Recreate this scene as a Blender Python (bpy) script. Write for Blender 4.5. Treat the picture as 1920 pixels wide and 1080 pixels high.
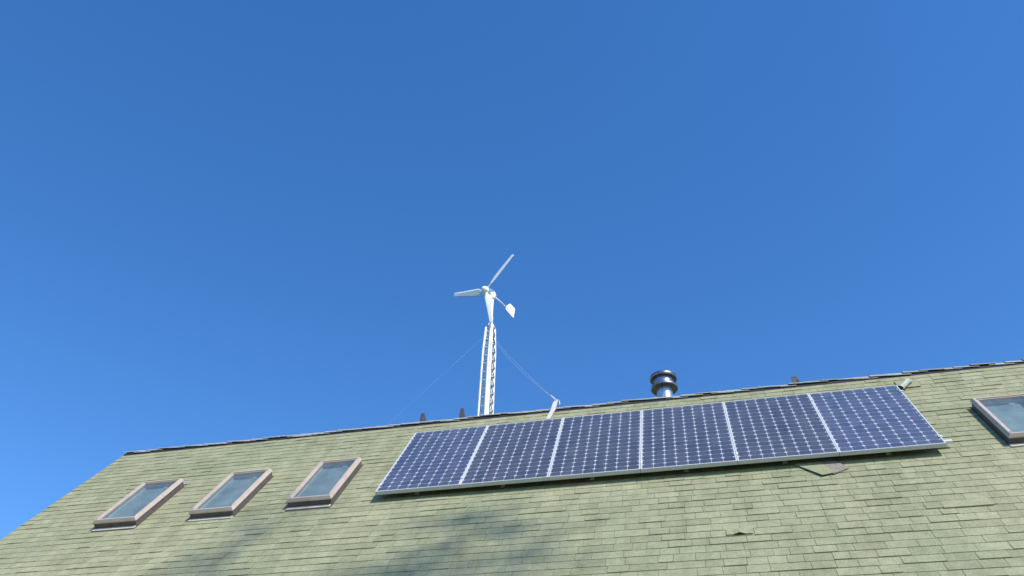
import bpy, math, random
from mathutils import Vector, Matrix
random.seed(7)
for o in list(bpy.data.objects): bpy.data.objects.remove(o)
S = bpy.context.scene
COL = S.collection

# ------------------------------------------------------------------ camera
cam_d = bpy.data.cameras.new('camera')
cam = bpy.data.objects.new('camera', cam_d); COL.objects.link(cam)
CAM = Vector((3.8066, -9.7909, 1.6073))
c_right = Vector((0.96266, 0.266325, 0.048546))
c_down = Vector((-0.129051, 0.609108, -0.782518))
c_fwd = Vector((-0.237974, 0.747033, 0.620733))
cm = Matrix((c_right, -c_down, -c_fwd)).transposed().to_4x4()
cm.translation = CAM
cam.matrix_world = cm
cam_d.sensor_width = 36.0
cam_d.lens = 33.1026
cam_d.shift_x = 0.0675345
cam_d.shift_y = 0.0120368
cam_d.clip_start = 0.05
cam_d.clip_end = 6000
S.camera = cam

# ------------------------------------------------------------------ roof frame, sun direction
PITCH = math.radians(50)
UX = Vector((1, 0, 0))
VX = Vector((0, math.cos(PITCH), math.sin(PITCH)))
NX = Vector((0, -math.sin(PITCH), math.cos(PITCH)))
ROOF_O = Vector((0, 0, 6.78))
ROOF = Matrix((UX, VX, NX)).transposed().to_4x4(); ROOF.translation = ROOF_O
def roofpt(u, v, n=0.0): return ROOF @ Vector((u, v, n))
SUN = (NX + 0.65 * UX + 0.32 * VX).normalized()

# ------------------------------------------------------------------ sky and sun
w = bpy.data.worlds.new('World'); S.world = w; w.use_nodes = True
nt = w.node_tree; nt.nodes.clear()
sky = nt.nodes.new('ShaderNodeTexSky'); sky.sky_type = 'NISHITA'; sky.sun_disc = False
sky.sun_elevation = math.asin(SUN.z); sky.sun_rotation = math.atan2(SUN.x, SUN.y)
sky.altitude = 300; sky.air_density = 1.0; sky.dust_density = 0.15; sky.ozone_density = 2.6
bg = nt.nodes.new('ShaderNodeBackground'); bg.inputs[1].default_value = 0.15
wo = nt.nodes.new('ShaderNodeOutputWorld')
hs = nt.nodes.new('ShaderNodeHueSaturation'); hs.inputs['Saturation'].default_value = 1.29; hs.inputs['Hue'].default_value = 0.506; hs.inputs['Value'].default_value = 1.18
nt.links.new(sky.outputs[0], hs.inputs['Color']); nt.links.new(hs.outputs[0], bg.inputs[0]); nt.links.new(bg.outputs[0], wo.inputs[0])
sd = bpy.data.lights.new('sun', 'SUN'); sd.energy = 4.0; sd.angle = math.radians(0.53); sd.color = (1, .945, .85)
so = bpy.data.objects.new('sun', sd); COL.objects.link(so)
so.rotation_euler = SUN.to_track_quat('Z', 'Y').to_euler(); so.location = (10, -15, 30)
vs = S.view_settings; vs.view_transform = 'Standard'; vs.look = 'None'; vs.exposure = 0.4; vs.gamma = 1.0
vs.use_curve_mapping = False

# ------------------------------------------------------------------ helpers
WM = {}
def place(o, parent, mw):
    WM[o.name] = mw.copy()
    if parent is not None:
        o.parent = parent
        o.matrix_parent_inverse = WM[parent.name].inverted()
    o.matrix_basis = mw
    return o
def empty(name, mw):
    o = bpy.data.objects.new(name, None); COL.objects.link(o); o.empty_display_size = .2
    return place(o, None, mw)
def tag(o, label=None, cat=None, group=None, kind=None):
    if label: o['label'] = label
    if cat: o['category'] = cat
    if group: o['group'] = group
    if kind: o['kind'] = kind
    return o
def T(x, y=None, z=None):
    return Matrix.Translation(x if y is None else (x, y, z))
I4 = Matrix.Identity(4)

class MB:
    def __init__(s): s.v = []; s.f = []; s.sm = []
    def add(s, vs_, fs, smooth=False):
        b = len(s.v); s.v += [tuple(x) for x in vs_]
        for f in fs: s.f.append(tuple(i + b for i in f)); s.sm.append(smooth)
        return s
    def box(s, a, b, m=None):
        (x0, y0, z0), (x1, y1, z1) = a, b
        p = [Vector(q) for q in ((x0,y0,z0),(x1,y0,z0),(x1,y1,z0),(x0,y1,z0),(x0,y0,z1),(x1,y0,z1),(x1,y1,z1),(x0,y1,z1))]
        if m is not None: p = [m @ q for q in p]
        return s.add(p, [(0,3,2,1),(4,5,6,7),(0,1,5,4),(1,2,6,5),(2,3,7,6),(3,0,4,7)])
    def bbox(s, a, b, r=.004, m=None):
        # box with chamfered edges
        (x0, y0, z0), (x1, y1, z1) = a, b
        pts = []
        for z, i in ((z0, r), (z0 + r, 0), (z1 - r, 0), (z1, r)):
            q = r
            ring = [(x0+i+q,y0+i),(x1-i-q,y0+i),(x1-i,y0+i+q),(x1-i,y1-i-q),(x1-i-q,y1-i),(x0+i+q,y1-i),(x0+i,y1-i-q),(x0+i,y0+i+q)]
            pts += [Vector((x, y, z)) for x, y in ring]
        if m is not None: pts = [m @ q for q in pts]
        fs = [tuple(range(7, -1, -1)), tuple(range(24, 32))]
        for k in range(3):
            for j in range(8):
                fs.append((k*8+j, k*8+(j+1) % 8, (k+1)*8+(j+1) % 8, (k+1)*8+j))
        return s.add(pts, fs)
    def tube(s, pts, rad, n=8, cap=True):
        pts = [Vector(p) for p in pts]
        rads = rad if isinstance(rad, (list, tuple)) else [rad] * len(pts)
        vs_ = []; fs = []
        for k, p in enumerate(pts):
            d = (pts[min(k+1, len(pts)-1)] - pts[max(k-1, 0)]).normalized()
            a = d.orthogonal().normalized() if k == 0 else (a - d * a.dot(d)).normalized()
            b = d.cross(a)
            for j in range(n):
                t = 2 * math.pi * j / n
                vs_.append(p + (a * math.cos(t) + b * math.sin(t)) * rads[k])
        for k in range(len(pts)-1):
            for j in range(n):
                fs.append((k*n+j, k*n+(j+1) % n, (k+1)*n+(j+1) % n, (k+1)*n+j))
        s.add(vs_, fs, True)
        if cap:
            b0 = len(s.v) - len(vs_)
            s.f.append(tuple(b0 + j for j in range(n-1, -1, -1))); s.sm.append(False)
            e = b0 + (len(pts)-1)*n
            s.f.append(tuple(e + j for j in range(n))); s.sm.append(False)
        return s
    def lathe(s, prof, n=32, m=None, smooth=True):
        vs_ = []; fs = []
        for r, z in prof:
            for j in range(n):
                t = 2*math.pi*j/n; q = Vector((r*math.cos(t), r*math.sin(t), z))
                vs_.append(m @ q if m is not None else q)
        for k in range(len(prof)-1):
            for j in range(n):
                fs.append((k*n+j, k*n+(j+1) % n, (k+1)*n+(j+1) % n, (k+1)*n+j))
        return s.add(vs_, fs, smooth)
    def prism(s, poly, z0, z1, m=None):
        n = len(poly)
        p = [Vector((x, y, z0)) for x, y in poly] + [Vector((x, y, z1)) for x, y in poly]
        if m is not None: p = [m @ q for q in p]
        return s.add(p, [tuple(range(n-1, -1, -1)), tuple(range(n, 2*n))] + [(j, (j+1) % n, n+(j+1) % n, n+j) for j in range(n)])
    def mesh(s, name, mats):
        me = bpy.data.meshes.new(name); me.from_pydata(s.v, [], s.f)
        me.polygons.foreach_set('use_smooth', s.sm)
        for m in (mats if isinstance(mats, (list, tuple)) else [mats]): me.materials.append(m)
        me.update(); return me
    def build(s, name, mat, parent=None, mw=I4):
        o = bpy.data.objects.new(name, s.mesh(name, mat)); COL.objects.link(o)
        return place(o, parent, mw)
def inst(name, me, parent, mw):
    o = bpy.data.objects.new(name, me); COL.objects.link(o)
    return place(o, parent, mw)

# ------------------------------------------------------------------ materials
class N:
    def __init__(s, name):
        s.m = bpy.data.materials.new(name); s.m.use_nodes = True; s.t = s.m.node_tree
        s.b = s.t.nodes['Principled BSDF']; s.out = s.t.nodes['Material Output']
    def n(s, typ, **kw):
        x = s.t.nodes.new(typ)
        for k, v in kw.items(): setattr(x, k, v)
        return x
    def l(s, a, b): s.t.links.new(a, b)
    def pos(s): return s.n('ShaderNodeNewGeometry').outputs['Position']
    def noise(s, scale, detail=3, rough=.55, vec=None):
        x = s.n('ShaderNodeTexNoise'); x.inputs['Scale'].default_value = scale
        x.inputs['Detail'].default_value = detail; x.inputs['Roughness'].default_value = rough
        s.l(vec if vec is not None else s.pos(), x.inputs['Vector']); return x.outputs['Fac']
    def ramp(s, fac, stops):
        x = s.n('ShaderNodeValToRGB'); e = x.color_ramp.elements
        while len(e) < len(stops): e.new(.5)
        for k, (p, c) in enumerate(stops): e[k].position = p; e[k].color = tuple(c) + (1,) if len(c) == 3 else c
        s.l(fac, x.inputs[0]); return x.outputs[0]
    def mix(s, fac, a, b, mode='MIX'):
        x = s.n('ShaderNodeMix', data_type='RGBA', blend_type=mode)
        for sock, v in ((x.inputs[0], fac), (x.inputs[6], a), (x.inputs[7], b)):
            if isinstance(v, (int, float)): sock.default_value = v
            elif isinstance(v, (tuple, list)): sock.default_value = tuple(v) + (1,) if len(v) == 3 else v
            else: s.l(v, sock)
        return x.outputs[2]
    def bump(s, h, strength=.3, dist=.01):
        x = s.n('ShaderNodeBump'); x.inputs['Strength'].default_value = strength; x.inputs['Distance'].default_value = dist
        s.l(h, x.inputs['Height']); s.l(x.outputs[0], s.b.inputs['Normal'])
    def set(s, color=None, rough=None, metal=None, **kw):
        if color is not None:
            if isinstance(color, (tuple, list)): s.b.inputs['Base Color'].default_value = tuple(color) + (1,)
            else: s.l(color, s.b.inputs['Base Color'])
        if rough is not None:
            if isinstance(rough, (int, float)): s.b.inputs['Roughness'].default_value = rough
            else: s.l(rough, s.b.inputs['Roughness'])
        if metal is not None: s.b.inputs['Metallic'].default_value = metal
        for k, v in kw.items(): s.b.inputs[k.replace('_', ' ')].default_value = v
        return s.m

def simple(name, col, rough=.5, metal=0., var=.12, scale=9, bump=0.):
    k = N(name)
    n1 = k.noise(scale, 4); dark = tuple(c*(1-var*1.6) for c in col); lite = tuple(min(1, c*(1+var)) for c in col)
    c = k.ramp(n1, [(.3, dark), (.7, lite)])
    if bump: k.bump(k.noise(scale*14, 3), bump, .004)
    return k.set(c, rough, metal)

def shingle_mat(name, per_object):
    k = N(name)
    if per_object: r = k.n('ShaderNodeObjectInfo').outputs['Random']
    else: r = k.n('ShaderNodeNewGeometry').outputs['Random Per Island']
    base = k.ramp(r, [(0, (.278, .274, .172)), (.25, (.302, .298, .189)), (.6, (.316, .312, .198)), (.88, (.342, .336, .217)), (1, (.308, .292, .196))])
    broad = k.ramp(k.noise(.55, 4, .6), [(.3, (.86, .90, .88)), (.7, (1.06, 1.04, 1.0))])
    c = k.mix(1, base, broad, 'MULTIPLY')
    med = k.ramp(k.noise(9, 5, .65), [(.3, (.84, .85, .83)), (.68, (1.08, 1.08, 1.08))])
    c = k.mix(1, c, med, 'MULTIPLY')
    mp = k.n('ShaderNodeMapping'); mp.inputs['Scale'].default_value = (5.5, .5, .5); k.l(k.pos(), mp.inputs['Vector'])
    stk = k.ramp(k.noise(1.0, 5, .6, mp.outputs[0]), [(.34, (.83, .84, .83)), (.55, (1, 1, 1)), (.74, (1.05, 1.05, 1.03))])
    c = k.mix(.8, c, stk, 'MULTIPLY')
    spk = k.ramp(k.noise(62, 3, .75), [(.34, (.80, .80, .78)), (.5, (1, 1, 1)), (.66, (1.16, 1.16, 1.14))])
    c = k.mix(1, c, spk, 'MULTIPLY')
    lic = k.ramp(k.noise(3.6, 6, .75), [(.64, (0, 0, 0)), (.76, (.55, .55, .55))])
    c = k.mix(lic, c, (.32, .33, .25))
    g = k.noise(190, 2, .7)
    gr = k.ramp(g, [(.3, (.66, .67, .62)), (.52, (1, 1, 1)), (.75, (1.25, 1.24, 1.2))])
    c = k.mix(1, c, gr, 'MULTIPLY')
    k.bump(g, .55, .003)
    return k.set(c, .92, Specular_IOR_Level=.25)
M_SH1 = shingle_mat('shingle_granules', True)
M_SH2 = shingle_mat('shingle_granules_field', False)

def cap_mat():
    k = N('ridge_cap_granules')
    r = k.n('ShaderNodeObjectInfo').outputs['Random']
    base = k.ramp(r, [(0, (.30, .29, .25)), (.4, (.34, .32, .29)), (.8, (.30, .32, .24)), (1, (.36, .40, .33))])
    g = k.noise(170, 2, .7); gr = k.ramp(g, [(.3, (.7, .7, .7)), (.7, (1.15, 1.15, 1.15))])
    k.bump(g, .5, .003)
    return k.set(k.mix(1, base, gr, 'MULTIPLY'), .92)
M_CAP = cap_mat()
M_VENT = simple('ridge_vent_black', (.022, .024, .03), .8, 0, .2, 40)
M_FELT = simple('roofing_felt', (.235, .205, .17), .95, 0, .15, 30, .4)
M_DECK = simple('roof_sheathing', (.12, .11, .09), .9, 0, .2, 12)
M_SIDING = simple('siding_paint', (.42, .41, .36), .6, 0, .06, 3)
M_TRIM = simple('trim_paint', (.62, .60, .55), .55, 0, .08, 6)
M_ALU = simple('panel_aluminium', (.52, .53, .53), .45, .0, .05, 20)
M_RAIL = simple('rail_aluminium', (.82, .82, .80), .35, .4, .06, 18)
M_CLAD = simple('skylight_cladding', (.46, .375, .31), .45, .0, .08, 7)
M_CURB = simple('skylight_curb', (.11, .09, .082), .6, .0, .15, 14)  # dark brown put in so the curb faces read as shaded
M_FLASH = simple('lead_flashing', (.50, .46, .41), .5, .1, .12, 10)
M_SHAFT = simple('shaft_drywall', (.70, .64, .62), .8, 0, .05, 4)
M_BACKING = simple('pane_backing_tone', (.28, .36, .38), .9, 0, .2, 3)  # blue-grey that carries part of the sky reflection in the panes
M_WHITE = simple('turbine_white', (.90, .90, .885), .30, 0, .015, 3)
M_GALV = simple('galvanised_steel', (.60, .61, .63), .5, .15, .15, 25)
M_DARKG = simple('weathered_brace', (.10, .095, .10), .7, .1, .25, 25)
M_LEG = simple('white_tower_paint', (.80, .80, .79), .45, 0, .06, 14)
M_STEEL = simple('stainless_pipe', (.66, .65, .645), .33, 1., .14, 10)
M_CAPSTEEL = simple('dark_stainless', (.30, .27, .29), .38, 1., .2, 16)  # darker, faintly purple base for the cap parts and seam
M_DRUM = simple('drum_stainless', (.50, .45, .46), .30, 1., .12, 14)
M_BRKT = simple('painted_bracket', (.085, .08, .095), .6, .2, .2, 30)
M_STRAP = simple('galvanised_strap', (.62, .58, .57), .5, .2, .12, 24)
M_WIRE = simple('steel_wire', (.60, .62, .64), .4, .4, .05, 8)
M_BOOT = simple('weathered_pipe', (.36, .39, .31), .6, 0, .12, 20)
M_INSIDE = simple('pipe_inside', (.03, .03, .03), .9, 0, .1, 20)
M_BARK = simple('bark', (.10, .075, .055), .95, 0, .3, 18, .6)
M_BACKSHEET = simple('white_backsheet', (.54, .56, .60), .5, 0, .03, 6)

def cell_mat():
    k = N('monocrystalline_cell')
    oi = k.n('ShaderNodeObjectInfo')
    r = k.ramp(oi.outputs['Random'], [(0, (.70, .72, .78)), (.5, (1, 1, 1)), (1, (1.28, 1.24, 1.20))])
    c = k.mix(1, oi.outputs['Color'], r, 'MULTIPLY')
    v = k.ramp(k.noise(2.2, 4), [(.3, (.88, .9, .94)), (.7, (1.1, 1.08, 1.05))])
    c = k.mix(1, c, v, 'MULTIPLY')
    return k.set(c, .42, .0, Specular_IOR_Level=.35)
M_CELL = cell_mat()

def thin_glass(name, tint, rough, ior, dust=0, gtint=(1, 1, 1)):
    k = N(name)
    tr = k.n('ShaderNodeBsdfTransparent'); tr.inputs[0].default_value = tuple(tint) + (1,)
    gl = k.n('ShaderNodeBsdfGlossy'); gl.inputs[0].default_value = tuple(gtint) + (1,); gl.inputs['Roughness'].default_value = rough
    fr = k.n('ShaderNodeFresnel')
    bf = k.n('ShaderNodeNewGeometry').outputs['Backfacing']
    mp = k.n('ShaderNodeMapRange'); mp.inputs['To Min'].default_value = ior; mp.inputs['To Max'].default_value = 1/ior
    k.l(bf, mp.inputs['Value']); k.l(mp.outputs[0], fr.inputs[0])
    mx = k.n('ShaderNodeMixShader')
    k.l(fr.outputs[0], mx.inputs[0]); k.l(tr.outputs[0], mx.inputs[1]); k.l(gl.outputs[0], mx.inputs[2])
    if dust:
        df = k.n('ShaderNodeBsdfDiffuse'); df.inputs[0].default_value = (.50, .49, .47, 1)
        m2 = k.n('ShaderNodeMixShader'); mp2 = k.n('ShaderNodeMapping'); mp2.inputs['Scale'].default_value = (3.2, .55, .55); k.l(k.pos(), mp2.inputs['Vector'])
        k.l(k.ramp(k.noise(1.5, 6, .68, mp2.outputs[0]), [(.3, (dust*.3,)*3), (.72, (dust*2.0,)*3)]), m2.inputs[0])
        k.l(mx.outputs[0], m2.inputs[1]); k.l(df.outputs[0], m2.inputs[2]); k.l(m2.outputs[0], k.out.inputs[0])
    else: k.l(mx.outputs[0], k.out.inputs[0])
    return k.m
M_PVGLASS = thin_glass('solar_glass', (.96, .97, .97), .06, 1.27, .024)
M_PANE = thin_glass('window_glass', (.84, .88, .86), .02, 1.48, .05, (.92, .95, .90))

def grass_mat():
    k = N('lawn'); n1 = k.noise(.35, 5); n2 = k.noise(30, 4)
    c = k.ramp(n1, [(.3, (.055, .085, .025)), (.7, (.10, .125, .045))])
    c = k.mix(.5, c, k.ramp(n2, [(.3, (.03, .05, .015)), (.7, (.13, .14, .06))]))
    k.bump(n2, .6, .05); return k.set(c, .95)
def back_roof_mat():
    k = N('back_roof_shingles')
    b = k.n('ShaderNodeTexBrick'); b.inputs['Scale'].default_value = 1
    b.inputs['Brick Width'].default_value = .3; b.inputs['Row Height'].default_value = .145; b.inputs['Mortar Size'].default_value = .006
    b.inputs['Color1'].default_value = (.30, .315, .19, 1); b.inputs['Color2'].default_value = (.36, .37, .24, 1); b.inputs['Mortar'].default_value = (.1, .1, .07, 1)
    tc = k.n('ShaderNodeTexCoord'); k.l(tc.outputs['Object'], b.inputs['Vector'])
    return k.set(b.outputs['Color'], .92)
def leaf_mat():
    k = N('leaf_green')
    r = k.n('ShaderNodeNewGeometry').outputs['Random Per Island']
    return k.set(k.ramp(r, [(0, (.035, .06, .015)), (.6, (.06, .10, .025)), (1, (.10, .12, .04))]), .6)
M_LEAF = leaf_mat()

# ------------------------------------------------------------------ ground
g = MB(); R_ = 2500
g.add([(-R_, -R_, 0), (R_, -R_, 0), (R_, R_, 0), (-R_, R_, 0)], [(0, 1, 2, 3)])
tag(g.build('ground', grass_mat()), 'grass lawn around the house', None, None, 'structure')

# ------------------------------------------------------------------ house
RIDGE_V = 2.78; EAVE_V = -4.4; U0 = -5.10; U1 = 11.6
ridge = roofpt(0, RIDGE_V); eave = roofpt(0, EAVE_V)
YR, ZR = ridge.y, ridge.z
YB = 2*YR - eave.y
house = empty('house', T((U0+U1)/2, YR, 0))
tag(house, 'house with steep sage green shingled roof carrying skylights and solar panels', 'house')

# walls
wl = MB(); yf = eave.y + .45; yb = YB - .45; zt = eave.z - .12; xl = U0 + .25; xr = U1 - .25
wl.box((xl, yf, 0), (xr, yf + .15, zt + .3)); wl.box((xl, yb - .15, 0), (xr, yb, zt + .3))
for x in (xl, xr - .15):
    zz = ZR - .25
    m = Matrix(((0, 0, 1, 0), (1, 0, 0, 0), (0, 1, 0, 0), (0, 0, 0, 1)))
    wl.prism([(yf + .151, 0), (yb - .151, 0), (yb - .151, zt + .3), (YR, zz), (yf + .151, zt + .3)], x, x + .15, m)
wl.build('wall', M_SIDING, house)

SKY = [(-3.752, -.270, .630, 1.305), (-2.417, -.208, .617, 1.30), (-1.136, -.098, .600, 1.30), (6.946, -.002, .60, 1.235)]   # u, v, width, length

# roof deck with openings under the skylights
us = sorted({U0 + .02, U1 - .02} | {x for s in SKY for x in (s[0]+.05, s[0]+s[2]-.05)})
vs2 = sorted({EAVE_V + .02, RIDGE_V} | {x for s in SKY for x in (s[1]+.05, s[1]+s[3]-.05)})
dk = MB()
for i in range(len(us)-1):
    for j in range(len(vs2)-1):
        uc, vc = (us[i]+us[i+1])/2, (vs2[j]+vs2[j+1])/2
        if any(s[0]+.04 < uc < s[0]+s[2]-.04 and s[1]+.04 < vc < s[1]+s[3]-.04 for s in SKY): continue
        dk.box((us[i], vs2[j], -.03), (us[i+1], vs2[j+1], -.001))
roof = dk.build('roof', M_DECK, house, ROOF)
roof['label'] = 'sunlit front roof slope of sage green shingles'

# back slope
BACK = Matrix((-UX, Vector((0, -math.cos(PITCH), math.sin(PITCH))), Vector((0, math.sin(PITCH), math.cos(PITCH))))).transposed().to_4x4()
BACK.translation = Vector((0, 2*YR, ROOF_O.z))
MB().box((-U1, EAVE_V, -.03), (-U0, RIDGE_V - .02, .012)).build('back_roof', back_roof_mat(), house, BACK)

# rake boards and eave fascia
fb = MB()
fb.box((U0 + .025, EAVE_V + .03, -.20), (U0 + .05, RIDGE_V - .15, -.031)).box((U1 - .05, EAVE_V + .03, -.20), (U1 - .025, RIDGE_V - .15, -.031))
fb.build('rake_board', M_TRIM, house, ROOF)
MB().box((U0 + .06, EAVE_V + .03, -.20), (U1 - .06, EAVE_V + .055, -.031)).build('fascia', M_TRIM, house, ROOF)

# ------------------------------------------------------------------ shingles
EXP = .1445
def proj(p):
    d = p - CAM; z = d.dot(c_fwd)
    return 830.33 + 1765.47*d.dot(c_right)/z, 563.1 + 1765.47*d.dot(c_down)/z
tabs = []
rows = int((RIDGE_V - EAVE_V) / EXP) + 1
for r in range(rows):
    v0 = EAVE_V + r*EXP
    if v0 > RIDGE_V - .05: break
    segs = [(U0, U1)]
    for (su, sv, sw, sl) in SKY:
        if v0 + EXP*.9 > sv + .0 and v0 < sv + sl - .02:
            ns = []
            for a, b in segs:
                if su - .03 > a and su + sw + .03 < b: ns += [(a, su + .0), (su + sw - .0, b)]
                else: ns.append((a, b))
            segs = ns
    wob = random.uniform(-.004, .004)
    ph = random.uniform(0, 6)
    for a, b in segs:
        u = a
        while u < b - .001:
            wd = random.choice((.14, .16, .18, .2, .22, .24, .26, .3, .34))
            if b - (u + wd) < .10: wd = b - u
            t = random.choice((.0045, .005, .0055, .006, .0075, .011))
            dv = wob + .004*math.sin(u*1.1 + ph) + random.uniform(-.0018, .0018)
            tabs.append((u, v0 + dv, wd, t)); u += wd
def tab_geo(wd, t, L):
    gp = .0018
    v = [(gp, 0, 0), (wd-gp, 0, 0), (wd-gp, 0, t), (gp, 0, t), (gp, L, .0005), (wd-gp, L, .0005), (gp, L, 0), (wd-gp, L, 0)]
    f = [(0, 1, 2, 3), (3, 2, 5, 4), (0, 3, 4, 6), (2, 1, 7, 5), (6, 4, 5, 7), (0, 6, 7, 1)]
    return v, f
PAN_U, PAN_V, PAN_W, PAN_H = .034, -.100, 1.046, 2.067
score = []
for i, (u, v, wd, t) in enumerate(tabs):
    P = [proj(roofpt(u + a*wd, v + b*EXP)) for a, b in ((0, 0), (1, 0), (1, 1), (0, 1))]
    cxp = sum(p[0] for p in P)/4; cyp = sum(p[1] for p in P)/4
    area = abs(sum(P[k][0]*P[(k+1) % 4][1] - P[(k+1) % 4][0]*P[k][1] for k in range(4)))/2
    hid = PAN_U - .02 < u + wd/2 < PAN_U + 6.34 and PAN_V - .05 < v < PAN_V + PAN_H
    score.append(area if (0 < cxp < 1920 and 0 < cyp < 1074 and not hid) else 0)
order = sorted(range(len(tabs)), key=lambda i: -score[i])
near = set(order[:296])
cache = {}
field = MB()
for i, (u, v, wd, t) in enumerate(tabs):
    L = min(EXP + .012, RIDGE_V - v - .002)
    if i in near:
        key = (round(wd, 2), t)
        if key not in cache:
            a, f = tab_geo(key[0], t, EXP + .012); cache[key] = MB().add(a, f).mesh('shingle', M_SH1)
        inst('shingle', cache[key], roof, ROOF @ T(u, v, random.uniform(0, .001)))
    else:
        a, f = tab_geo(wd, t, L)
        field.add([(x + u, y + v, z) for x, y, z in a], f)
tag(field.build('shingle_field', M_SH2, roof, ROOF), kind='stuff')

# odd shingles: a slipped strip below the panels with bare felt beside it, a curled tab, a raised strip
MB().prism([(4.965, .20), (5.16, -.40), (5.335, -.275), (5.13, .20)], .012, .0185).build('exposed_felt', M_FELT, roof, ROOF)['label'] = 'patch of bare brown felt where shingles slipped'
sl = MB(); zz = (.020, .024, .042, .022)
qs = [(4.66, .20), (4.79, -.02), (5.045, -.425), (5.19, -.375), (4.99, .20)]
hs = [.018, .020, .028, .022, .018]
sl.add([(x, y, h - .008) for (x, y), h in zip(qs, hs)] + [(x, y, h) for (x, y), h in zip(qs, hs)],
       [(4, 3, 2, 1, 0), (5, 6, 7, 8, 9)] + [(j, (j+1) % 5, 5+(j+1) % 5, 5+j) for j in range(5)])
sl.build('slipped_shingle', M_SH1, roof, ROOF)['label'] = 'green shingle strip slipped askew below the solar panels'
cu = MB(); n = 8; vsx = []
for j in range(n+1):
    x = j/n*.24; lift = .022*math.exp(-((x-.12)/.035)**2)
    vsx += [(x, 0, .018+lift), (x, 0, .010+lift), (x, .09, .012 + lift*.25), (x, .155, .004)]
fcs = []
for j in range(n):
    a, b = j*4, j*4+4
    fcs += [(a, b, b+2, a+2), (a+2, b+2, b+3, a+3), (a+1, b+1, b, a), (a+3, b+3, b+1, a+1)]
fcs += [(0, 2, 3, 1), (n*4, n*4+1, n*4+3, n*4+2)]
cu.add(vsx, fcs, False)
cu.build('curled_shingle', M_SH1, roof, ROOF @ T(3.985, -1.645, 0))['label'] = 'shingle with a curled up lower edge'
rs = MB(); a, f = tab_geo(.42, .015, .19); rs.add([(x, y, z) for x, y, z in a], f)
rs.build('raised_shingle', M_SH1, roof, ROOF @ T(5.945, -1.385, .002))['label'] = 'long shingle strip lifted above its neighbours'

# ridge vent and caps
mr = Matrix(((0, 0, 1, 0), (1, 0, 0, YR), (0, 1, 0, ZR), (0, 0, 0, 1)))
rv = MB().prism([(-.080, -.098), (0, -.012), (.080, -.098), (.076, -.050), (0, .006), (-.076, -.050)], U0 + .02, U1 - .02, mr)
rv.build('ridge_vent', M_VENT, house)
def cap_mesh(drop):
    # profile across the ridge, extruded along u with the exposed end lifted
    prof = [(-.088, -.044), (-.045, -.006), (0, .016), (.045, -.006), (.088, -.044)]
    th = .007; L = .30
    vs_ = []
    for x, dz in ((0, .012), (L, -.002)):
        vs_ += [(x, y, z + dz) for y, z in prof] + [(x, y, z + dz - th) for y, z in prof]
    f = []
    for j in range(4):
        f += [(j, j+1, 11+j, 10+j)[::-1], (5+j, 6+j, 16+j, 15+j), (j, j+1, 6+j, 5+j), (10+j, 15+j, 16+j, 11+j)]
    f += [(0, 5, 15, 10), (4, 14, 19, 9)]
    vs_ = [(x, y, z - drop*abs(y)) for x, y, z in vs_]
    return MB().add(vs_, f).mesh('ridge_cap', M_CAP)
caps = [cap_mesh(d) for d in (0, .1, -.12, .2)]
u = U0 - .01
while u < U1 - .25:
    m = T(u, YR + random.uniform(-.004, .004), ZR + random.uniform(-.003, .003)) @ Matrix.Rotation(random.uniform(-.03, .03), 4, 'X') @ Matrix.Rotation(random.uniform(-.012, .012), 4, 'Z')
    inst('ridge_cap', random.choice(caps), roof, m)
    u += .205

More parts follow.
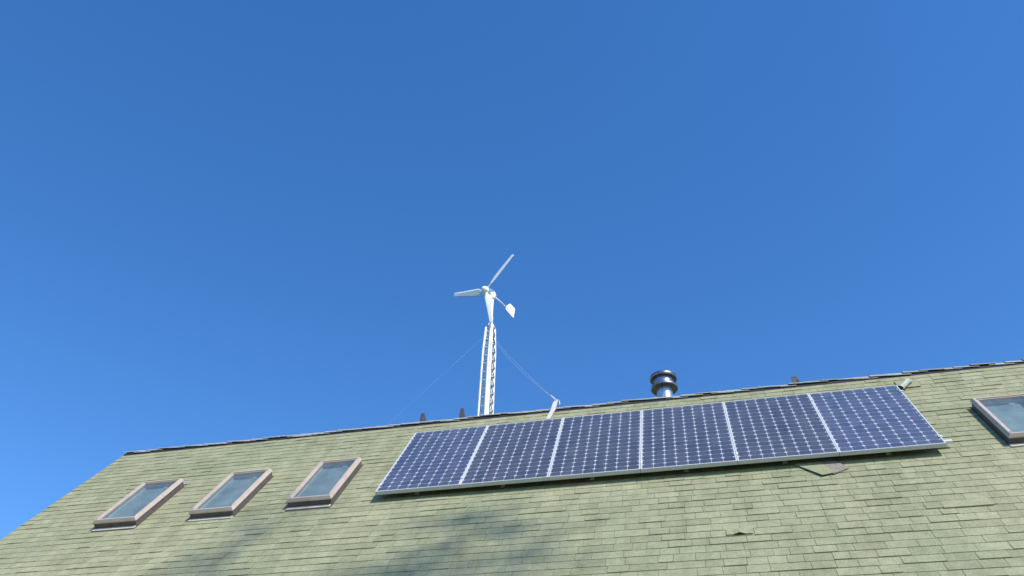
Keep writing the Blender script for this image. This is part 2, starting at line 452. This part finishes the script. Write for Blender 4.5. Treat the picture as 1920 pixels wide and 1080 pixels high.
# ------------------------------------------------------------------ skylights
SKL = ['tan framed skylight nearest the left roof edge', 'tan framed skylight, middle of the three left of the panels',
       'tan framed skylight beside the leftmost solar panel', 'tan framed skylight right of the solar panels, cut by the frame']
for (su, sv, sw, sl_), lab in zip(SKY, SKL):
    m = ROOF @ T(su, sv, 0)
    fr = MB(); H0, H1 = .078, .126
    # outer cladding: four profiled bars with a step down to the pane
    def ringbar(o0, o1, z0, z1):
        outer = [(o0, o0), (sw-o0, o0), (sw-o0, sl_-o0), (o0, sl_-o0)]
        inner = [(o1, o1), (sw-o1, o1), (sw-o1, sl_-o1), (o1, sl_-o1)]
        vs_ = [(x, y, z0) for x, y in outer] + [(x, y, z1) for x, y in outer] + [(x, y, z1) for x, y in inner] + [(x, y, z0) for x, y in inner]
        fs = []
        for j in range(4):
            k = (j+1) % 4
            fs += [(j, k, 4+k, 4+j), (4+j, 4+k, 8+k, 8+j), (8+j, 8+k, 12+k, 12+j), (12+j, 12+k, k, j)]
        fr.add(vs_, fs)
    def chamfer_ring():
        rings = []
        for o_, z in ((.006, H0), (0, H0 + .006), (.004, H0 + .016), (.022, H1), (.046, H1), (.046, H0)):
            rings += [(o_, o_, z), (sw-o_, o_, z), (sw-o_, sl_-o_, z), (o_, sl_-o_, z)]
        fs = []
        for a in range(6):
            c2 = (a+1) % 6
            for j in range(4):
                k = (j+1) % 4; fs.append((a*4+j, a*4+k, c2*4+k, c2*4+j))
        fr.add(rings, fs)
    chamfer_ring(); ringbar(.0465, .066, H0 + .005, H1 - .012)
    sk = fr.build('skylight', M_CLAD, house, m); sk['label'] = lab
    cb = MB(); i = .014
    for (a, c_) in (((i, i), (sw-i, i+.02)), ((i, sl_-i-.02), (sw-i, sl_-i)), ((i, i+.0202), (i+.02, sl_-i-.0202)), ((sw-i-.02, i+.0202), (sw-i, sl_-i-.0202))):
        cb.box((a[0], a[1], -.001), (c_[0], c_[1], H0 - .001))
    cb.build('curb', M_CURB, sk, m)
    MB().box((.0655, .0655, .102), (sw-.0655, sl_-.0655, .108)).build('pane', M_PANE, sk, m)
    fl = MB()
    fl.box((.0, -.055, .004), (sw-.02, i-.001, .0165))
    fl.box((i, sl_-i+.001, .0105), (sw-i, sl_+.012, .0145))
    fl.build('flashing', M_FLASH, sk, m)
    sh = MB(); q = .052; dp = .034
    zt_ = H1 - .026
    sh.box((q-.012, q-.012, -.03), (q, sl_-q+.012, zt_)).box((sw-q, q-.012, -.03), (sw-q+.012, sl_-q+.012, zt_))
    sh.box((q+.0005, q-.012, -.03), (sw-q-.0005, q, zt_)).box((q+.0005, sl_-q, -.03), (sw-q-.0005, sl_-q+.012, zt_))
    sh.build('shaft', M_SHAFT, sk, m)
    MB().box((q+.001, q+.001, dp-.03), (sw-q-.001, sl_-q-.001, dp-.001)).build('pane_backing', M_BACKING, sk, m)  # sheet added under the pane to brighten it like reflected sky
    MB().bbox((sw*.60, sl_-.15, .05), (sw*.60+.06, sl_-.135, .065), .004).build('pane_glint', M_WHITE, sk, m)  # white block added in place of a bright glint on the pane
    sc = MB()
    for x in (.03, sw-.052): sc.bbox((x, .05, H1+.0005), (x+.018, .066, H1+.006), .002)
    sc.build('screw_cover', M_CURB, sk, m)

# ------------------------------------------------------------------ solar panels
NTOP = .130; FD = .046
PL = ['solar panel at the left end of the row, nearest the skylights', 'second solar panel from the left end of the row',
      'third solar panel from the left, under the guy wire strap', 'third solar panel from the right, below the metal flue',
      'second solar panel from the right end of the row', 'solar panel at the right end of the row, beside the pipe stub']
PC = [(.056, .062, .105), (.050, .042, .056), (.048, .041, .057), (.047, .041, .058), (.049, .042, .058), (.058, .065, .114)]
cw, chh, ck = .1212, .1202, .0205
cell_me = MB().prism([(ck, 0), (cw-ck, 0), (cw, ck), (cw, chh-ck), (cw-ck, chh), (ck, chh), (0, chh-ck), (0, ck)], 0, .001).mesh('cell', M_CELL)
def rect_frame(W_, H_, b, z0, z1):
    fr = MB(); outer = [(0, 0), (W_, 0), (W_, H_), (0, H_)]; inner = [(b, b), (W_-b, b), (W_-b, H_-b), (b, H_-b)]
    c = .0015
    o2 = [(c, c), (W_-c, c), (W_-c, H_-c), (c, H_-c)]
    vs_ = [(x, y, z0) for x, y in outer] + [(x, y, z1-c) for x, y in outer] + [(x, y, z1) for x, y in o2] + [(x, y, z1) for x, y in inner] + [(x, y, z0) for x, y in inner]
    fs = []
    for j in range(4):
        k = (j+1) % 4
        for a in range(4): fs.append((a*4+j, a*4+k, a*4+4+k, a*4+4+j))
        fs.append((16+j, 16+k, k, j))
    return fr.add(vs_, fs)
frame_me = rect_frame(PAN_W, PAN_H, .013, 0, FD).mesh('frame', M_ALU)
sheet_me = MB().box((.0132, .0132, FD-.012), (PAN_W-.0132, PAN_H-.0132, FD-.008)).mesh('backsheet', M_BACKSHEET)
glass_me = MB().box((.0134, .0134, FD-.0055), (PAN_W-.0134, PAN_H-.0134, FD-.0025)).mesh('glass', M_PVGLASS)
px = (PAN_W - 2*.016) / 8; py = (PAN_H - 2*.017) / 16
for k in range(6):
    tilt = Matrix.Rotation(random.uniform(-.002, .002), 4, 'X') @ Matrix.Rotation(random.uniform(-.002, .002), 4, 'Y')
    pm = ROOF @ T(PAN_U + k*(PAN_W + .004), PAN_V + random.uniform(-.003, .003), NTOP - FD) @ tilt
    pn = tag(empty('solar_panel', pm), PL[k], 'solar panel', 'solar panels in a row on the roof')
    inst('frame', frame_me, pn, pm); inst('backsheet', sheet_me, pn, pm)
    for a in range(8):
        for b in range(16):
            o = inst('cell', cell_me, pn, pm @ T(.016 + a*px + (px-cw)/2, .017 + b*py + (py-chh)/2, FD - .0078))
            o.color = PC[k] + (1,)
    inst('glass', glass_me, pn, pm)
clamp_me = MB().bbox((-.022, -.016, 0), (.022, .016, .006), .002).lathe([(.007, .006), (.007, .011), (0, .0115)], 8).mesh('clamp', M_RAIL)
RAILS = [(.095, PAN_U + 6.40, 'lower aluminium mounting rail whose end sticks out past the panels'), (1.70, PAN_U + 6.30, 'upper aluminium mounting rail under the solar panels')]
for v, ue, lab in RAILS:
    rl = tag(empty('mounting_rail', ROOF @ T(PAN_U, v, .0)), lab, 'rail', 'mounting rails under the solar panels')
    MB().bbox((PAN_U + .02, v - .02, NTOP - FD - .037), (ue, v + .02, NTOP - FD - .001), .003).build('rail', M_RAIL, rl, ROOF)
    for j in range(7):
        cxx = PAN_U + j*(PAN_W + .004) - .002 + (.012 if j == 0 else -.008 if j == 6 else 0)
        inst('clamp', clamp_me, rl, ROOF @ T(cxx, v, NTOP + .0015))
    for j in range(6):
        x = PAN_U + .45 + j*1.056
        MB().bbox((x, v - .085, .004), (x + .05, v - .021, .019), .002).box((x, v - .026, .019), (x + .05, v - .0205, .075)).build('foot', M_RAIL, rl, ROOF)

# ------------------------------------------------------------------ vent hood beside the panels
vh = tag(empty('vent_pipe', ROOF @ T(6.43, 2.10, 0)), 'short pale green pipe stub beside the upper right panel corner', 'pipe')
a, b = Vector((6.385, 2.03, .055)), Vector((6.53, 2.275, .060))
MB().tube([a, a + (b-a)*.5, b, b + Vector((.03, .05, -.03)), b + Vector((.04, .07, -.06))], [.038]*5, 20, False).build('pipe', M_BOOT, vh, ROOF)
d = (b-a).normalized()
MB().tube([a + d*.012, a + d*.016], .0375, 20).build('pipe_mouth', M_INSIDE, vh, ROOF)  # black disc stands in for the shade inside the open pipe
MB().bbox((6.40, 2.16, .012), (6.66, 2.46, .020), .004).build('flashing', M_SH1, vh, ROOF)

# ------------------------------------------------------------------ metal flue
FX, FY = 3.476, 2.35
zb = ZR - (FY - YR)*math.tan(PITCH)
fl = tag(empty('metal_flue', T(FX, FY, zb)), 'shiny stainless flue pipe with round two tier cap behind the ridge', 'chimney')
fm = T(FX, FY, 0)
MB().lathe([(.117, zb - .15), (.117, 9.42)], 40).build('pipe', M_STEEL, fl, fm)
MB().lathe([(.1185, 9.20), (.121, 9.203), (.121, 9.222), (.1185, 9.225)], 40).build('band', M_STEEL, fl, fm)
MB().box((FX-.034, FY-.1215, 9.10), (FX-.026, FY-.112, 9.42)).build('seam', M_CAPSTEEL, fl)
MB().lathe([(.1175, 9.415), (.155, 9.424), (.190, 9.412), (.197, 9.416), (.198, 9.448), (.190, 9.454), (.160, 9.462), (.1505, 9.466)], 48).build('lower_flange', M_CAPSTEEL, fl, fm)
MB().lathe([(.150, 9.455), (.150, 9.592)], 40).build('drum', M_DRUM, fl, fm)
MB().lathe([(.1505, 9.588), (.170, 9.586), (.192, 9.578), (.199, 9.583), (.199, 9.630), (.185, 9.640), (.10, 9.664), (.0, 9.672)], 48).build('top_cap', M_CAPSTEEL, fl, fm)

# ------------------------------------------------------------------ ridge brackets
def bracket(x, base_w, h, lean, fin, label):
    o = tag(empty('ridge_bracket', T(x, YR + .03, ZR)), label, 'bracket', 'dark metal brackets on the ridge')
    m = T(x, YR + .03, ZR)
    w0, w1 = base_w, base_w*.60
    b = MB()
    b.prism([(-w0/2, -.05), (w0/2, -.05), (w0/2 + lean*.3, h*.45), (w1/2 + lean, h), (lean, h + .008), (-w1/2 + lean, h - .004), (-w0/2 + lean*.2, h*.4)], -fin/2, fin/2, m @ Matrix.Rotation(math.pi/2, 4, 'X'))
    b.build('upright', M_BRKT, o)
    MB().prism([(-.06, -.045), (.05, -.045), (.02, h*.55), (-.012, h*.8)], -.004, .004, m @ T(w0*.18, 0, 0) @ Matrix.Rotation(math.pi/2, 4, 'Z') @ Matrix.Rotation(math.pi/2, 4, 'X')).build('gusset', M_BRKT, o)
bracket(-.088, .085, .175, -.004, .05, 'leftmost dark bracket on the ridge, left of the tower')
bracket(.520, .08, .195, .0, .045, 'dark ridge bracket just left of the lattice tower')
bracket(5.262, .10, .155, -.03, .03, 'dark fin shaped ridge bracket right of the metal flue')

# ------------------------------------------------------------------ guy strap over the ridge
gs = tag(empty('guy_strap', T(1.89, YR - .1, ZR - .1)), 'pale galvanised strap on the ridge holding the guy wires', 'strap')
p0 = roofpt(1.872, 2.30, .03); p1 = roofpt(1.915, 2.62, .05); p2 = Vector((1.935, YR - .05, ZR + .085)); p3 = Vector((1.952, YR - .03, ZR + .145))
sb = MB(); wv = Vector((.033, .004, .003)); tv = Vector((0, .006, .006))
ring = []
for p, k in ((p0, 1.0), (p1, 1.05), (p2, 1.0), (p3, .82)):
    ring += [p - wv*k, p + wv*k, p + wv*k + tv, p - wv*k + tv]
fs = [(3, 2, 1, 0), (12, 13, 14, 15)]
for k in range(3):
    for j in range(4): fs.append((k*4+j, k*4+(j+1) % 4, (k+1)*4+(j+1) % 4, (k+1)*4+j))
sb.add(ring, fs); sb.build('plate', M_STRAP, gs)
hook = Vector((1.856, YR - .03, ZR + .235))
MB().tube([p3 + Vector((-.01, 0, -.02)), p3 + Vector((-.03, 0, .02)), hook + Vector((.02, 0, -.015)), hook], [.014, .012, .010, .008], 10).build('turnbuckle', M_STRAP, gs)
MB().tube([p3 + Vector((.015, .0, -.05)), p3 + Vector((.04, .0, -.02)), p3 + Vector((.045, .0, -.07)), p3 + Vector((.03, 0, -.11))], .009, 8).build('hook', M_STRAP, gs)

# ------------------------------------------------------------------ lattice tower
TB = Vector((-1.724, 10.473, 0)); TS = Vector((.02799, .00699, 1))
def taxis(z): return TB + TS*z
vd = Vector((taxis(15).x - CAM.x, taxis(15).y - CAM.y, 0)).normalized()      # horizontal view direction
rd = Vector((vd.y, -vd.x, 0))
LEG = [(-.198, -.02), (.040, -.20), (.175, .10)]      # left, front, right leg: (right, away) offsets
def legpt(k, z):
    s_ = 1.0 if z < 14 else (1.0 - .10*(z - 14)/2.5 if z < 16.5 else .90 - .26*(z - 16.5)/.83)
    return taxis(z) + (rd*LEG[k][0] + vd*LEG[k][1])*s_
ZT = 17.33
tw = tag(empty('lattice_tower', T(TB)), 'white steel lattice tower rising behind the roof ridge', 'tower')
for k, (r_, mt) in enumerate(((.034, M_LEG), (.038, M_LEG), (.028, M_LEG))):
    MB().tube([legpt(k, z) for z in (0, 14, 16.5, ZT)], r_, 12).build('leg', mt, tw)
# flat conduit beside the front leg and cable channel on the right leg
MB().tube([legpt(1, z) + rd*(-.060 if z < 16.9 else -.03) + vd*-.01 for z in (0, 14.2, 16.0, 17.2)], [.036, .036, .030, .016], 12).build('conduit', M_LEG, tw)
mch = MB(); ring = []
fd = (LEG[2][0] - LEG[1][0], LEG[2][1] - LEG[1][1])
for z in (0, 16.80):
    A, B = legpt(1, z) + vd*.05, legpt(2, z) + vd*.0
    e = (B - A); nrm = Vector((e.y, -e.x, 0)).normalized()*.010
    p, q = A + e*.52, A + e*1.14
    ring += [p - nrm, q - nrm, q + nrm, p + nrm]
mch.add(ring, [(3, 2, 1, 0), (4, 5, 6, 7)] + [(j, (j+1) % 4, 4+(j+1) % 4, 4+j) for j in range(4)])
mch.build('cable_channel', M_LEG, tw)
BAY = .27
low = MB()
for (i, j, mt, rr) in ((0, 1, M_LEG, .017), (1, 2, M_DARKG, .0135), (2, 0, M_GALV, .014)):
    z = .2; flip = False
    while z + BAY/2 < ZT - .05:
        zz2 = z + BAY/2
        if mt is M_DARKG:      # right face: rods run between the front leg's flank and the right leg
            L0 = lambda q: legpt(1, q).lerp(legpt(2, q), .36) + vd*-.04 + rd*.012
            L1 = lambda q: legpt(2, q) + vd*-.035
        else:
            L0 = lambda q: legpt(i, q); L1 = lambda q: legpt(j, q)
        a = (L1 if flip else L0)(z); b = (L0 if flip else L1)(zz2)
        if z > 13.6: MB().tube([a, b], rr, 6).build('brace', mt, tw)
        else: low.tube([a, b], rr, 5)
        z += BAY/2; flip = not flip
tag(low.build('lower_braces', M_GALV, tw), kind='stuff')
for z in (13.9, 15.4, 16.9, ZT - .02):
    mb = MB()
    for i, j in ((0, 1), (1, 2), (2, 0)): mb.tube([legpt(i, z), legpt(j, z)], .013, 8)
    mb.build('ring_brace', M_GALV, tw)
top = MB()
for k in range(3): top.tube([legpt(k, ZT), taxis(ZT + .16) + (legpt(k, ZT) - taxis(ZT))*.25], [.03, .026], 10)
top.lathe([(.05, 0), (.055, .01), (.055, .14), (.05, .15)], 16, T(taxis(ZT + .10)))
top.build('top_plate', M_GALV, tw)
MB().tube([taxis(ZT - .4), taxis(18.50)], .036, 14).build('mast', M_LEG, tw)

# ------------------------------------------------------------------ wind turbine
HUB = Vector((-1.3943, 10.5548, 18.6594)); AX = Vector((.42395, .90565, -.0086)).normalized()
E1 = AX.cross(Vector((0, 0, 1))).normalized(); E2 = E1.cross(AX)
tb = tag(empty('wind_turbine', T(taxis(18.4))), 'white three bladed wind turbine with tail vane atop the tower', 'wind turbine')
RF = Matrix((E1, E2, AX)).transposed().to_4x4(); RF.translation = HUB      # local z = downwind axis
MB().lathe([(.0, -.17), (.045, -.155), (.082, -.12), (.105, -.06), (.110, .0), (.105, .035)], 28, None).build('spinner', M_WHITE, tb, RF)
MB().lathe([(.098, .03), (.125, .05), (.140, .10), (.140, .24), (.125, .30), (.085, .37), (.045, .42), (.0, .43)], 28, None).build('generator', M_WHITE, tb, RF)
MB().lathe([(.06, 0), (.085, .05), (.085, .12), (.07, .2)], 20, T(taxis(18.36))).build('yaw_head', M_WHITE, tb)
def blade_mesh():
    b = MB(); rad_ = [.07, .15, .20, .24, .30, .45, .65, .85, 1.05, 1.22, 1.275, 1.292]
    chd = [.075, .068, .095, .185, .225, .215, .190, .165, .142, .124, .108, .055]
    twi = [22, 22, 22, 20, 18, 13, 10, 8, 6.5, 5.5, 5, 5]
    thk = [.055, .048, .032, .030, .028, .024, .020, .017, .014, .011, .009, .004]
    prof = [(-.30, 0), (-.22, .35), (-.05, .5), (.25, .38), (.52, .14), (.70, 0), (.52, -.06), (.25, -.16), (-.05, -.30), (-.22, -.25)]
    n = len(prof); vs_ = []; fs = []
    for r_, c_, tw_, th in zip(rad_, chd, twi, thk):
        a = math.radians(tw_)*BL_SIGN
        for x, y in prof:
            X = x*c_*BL_CH; Y = y*th*1.6
            vs_.append((r_, X*math.cos(a) - Y*math.sin(a), X*math.sin(a) + Y*math.cos(a)))
    for k in range(len(rad_)-1):
        for j in range(n): fs.append((k*n+j, k*n+(j+1) % n, (k+1)*n+(j+1) % n, (k+1)*n+j))
    fs += [tuple(range(n-1, -1, -1)), tuple(range((len(rad_)-1)*n, len(rad_)*n))]
    return b.add(vs_, fs, True).mesh('blade', M_WHITE)
BL_SIGN = 1.15; BL_CH = 1
bm_ = blade_mesh()
for k in range(3):
    inst('blade', bm_, tb, RF @ Matrix.Rotation(math.radians(39.78 + 120*k), 4, 'Z') @ T(0, 0, -.02))
VF = Matrix((AX, Vector((0, 0, 1)), AX.cross(Vector((0, 0, 1))))).transposed().to_4x4(); VF.translation = HUB
MB().tube([(.36, .03, 0), (1.02, -.01, 0)], .021, 12).build('tail_boom', M_WHITE, tb, VF)
MB().prism([(.925, -.06), (.955, -.105), (1.22, -.17), (1.285, -.18), (1.31, -.16), (1.375, .185), (1.355, .205), (1.16, .245), (1.12, .235), (.935, .02)], -.006, .006).build('tail_vane', M_WHITE, tb, VF)

# ------------------------------------------------------------------ guy wires
def sag(a, b, s_, n=14):
    return [a.lerp(b, t/n) + Vector((0, 0, -4*s_*(t/n)*(1-t/n))) for t in range(n+1)]
ga = legpt(2, 16.98); 
for a, b, s_, lab in ((ga, hook, .05, 'upper of the two thin guy wires from tower to ridge strap'),
                      (ga + Vector((.0, 0, -.06)), hook + Vector((.01, .0, -.012)), .10, 'lower of the two thin guy wires from tower to ridge strap'),
                      (legpt(0, 17.05), Vector((-14.0, 5.52, 0)), .10, 'thin guy wire running down to the left of the tower')):
    o = MB().tube(sag(a, b, s_), .0009 if b.z < 1 else .0026, 5).build('guy_wire', M_WIRE)
    tag(o, lab, 'wire', 'guy wires of the tower')

# ------------------------------------------------------------------ tree beside the photographer: its upper boughs shade the lower roof
TRD = 30.0
def shade(u, v, t=0.0): return roofpt(u, v - .22) + SUN*(TRD + t)
leaders = [  # shadow course on the roof (u, v) and leafiness
    ([(-1.75, -3.4, 0), (-1.45, -2.2, .4), (-1.42, -1.5, .2), (-1.30, -.75, 0), (-1.05, -.25, -.3)], 1.0),
    ([(.45, -3.4, -.4), (.72, -2.3, -.2), (.98, -1.75, 0), (1.25, -1.15, .3), (1.50, -.75, .5), (1.88, -.32, .6)], 1.25),
    ([(1.4, -3.3, .8), (1.85, -2.1, .6), (2.10, -1.45, .5), (2.25, -1.2, .4)], .6),
    ([(-.7, -3.6, 1.2), (-.3, -2.7, 1.2), (-.05, -2.25, 1.0)], .8),
]
tree = tag(empty('shade_tree', T(9.6, -10.4, 0)), 'tall tree whose upper boughs cast soft shade on the lower roof', 'tree')
tk = MB(); cr = MB()
crotch = shade(.2, -7.2); base = Vector((crotch.x + .4, crotch.y - .3, 0))
tk.tube([base + Vector((0, 0, -.2)), base + Vector((.02, 0, .5)), base.lerp(crotch, .5) + Vector((.15, .1, 0)), crotch], [.36, .28, .22, .17], 12)
rnd = random.Random(5)
def leaf(p, s_):
    a = Vector((rnd.uniform(-1, 1), rnd.uniform(-1, 1), rnd.uniform(-1, 1))).normalized(); b = a.orthogonal().normalized()
    b = (b*math.cos(rnd.random()*6.28) + a.cross(b)*math.sin(rnd.random()*6.28))
    c = a.cross(b)
    cr.add([p - b*s_, p + c*s_*.45 + a*s_*.1, p + b*s_, p - c*s_*.45 + a*s_*.1], [(0, 1, 2, 3)])
for pts, dens in leaders:
    P = [crotch] + [shade(*q) for q in pts]
    n = len(P); tk.tube(P, [.045*(1 - k/n) + .006 for k in range(n)], 8)
    for k in range(1, n-1):
        for _ in range(int((8 if pts[k-1][1] < -1.3 else 5)*dens + .5)):
            f = rnd.random(); p = P[k].lerp(P[k+1], f)
            dr = Vector((rnd.gauss(0, 1), rnd.gauss(0, 1), rnd.gauss(0, 1) + .3)).normalized()
            e = p + dr*rnd.uniform(.15, 1.0)
            tk.tube([p, p.lerp(e, .55) + Vector((0, 0, .04)), e], [.014, .010, .004], 4, False)
            rad = rnd.uniform(.12, .30)
            for _ in range(int(rnd.uniform(12, 46)*dens)):
                leaf(e + Vector((rnd.gauss(0, rad), rnd.gauss(0, rad), rnd.gauss(0, rad*.8))), rnd.uniform(.035, .065))
# lower, fuller crown around the crotch
for _ in range(34):
    d = Vector((rnd.gauss(0, 1), rnd.gauss(0, 1), rnd.gauss(0, .6) + .15)).normalized()
    s0 = base.lerp(crotch, rnd.uniform(.55, .98)); e = s0 + d*rnd.uniform(1.2, 2.4)
    tk.tube([s0, s0.lerp(e, .5) + Vector((0, 0, .15)), e], [.05, .03, .01], 5, False)
    for _ in range(150):
        leaf(s0.lerp(e, rnd.uniform(.4, 1.05)) + Vector((rnd.gauss(0, .28), rnd.gauss(0, .28), rnd.gauss(0, .25))), rnd.uniform(.05, .085))
tk.build('trunk', M_BARK, tree)
cr.build('crown', M_LEAF, tree)
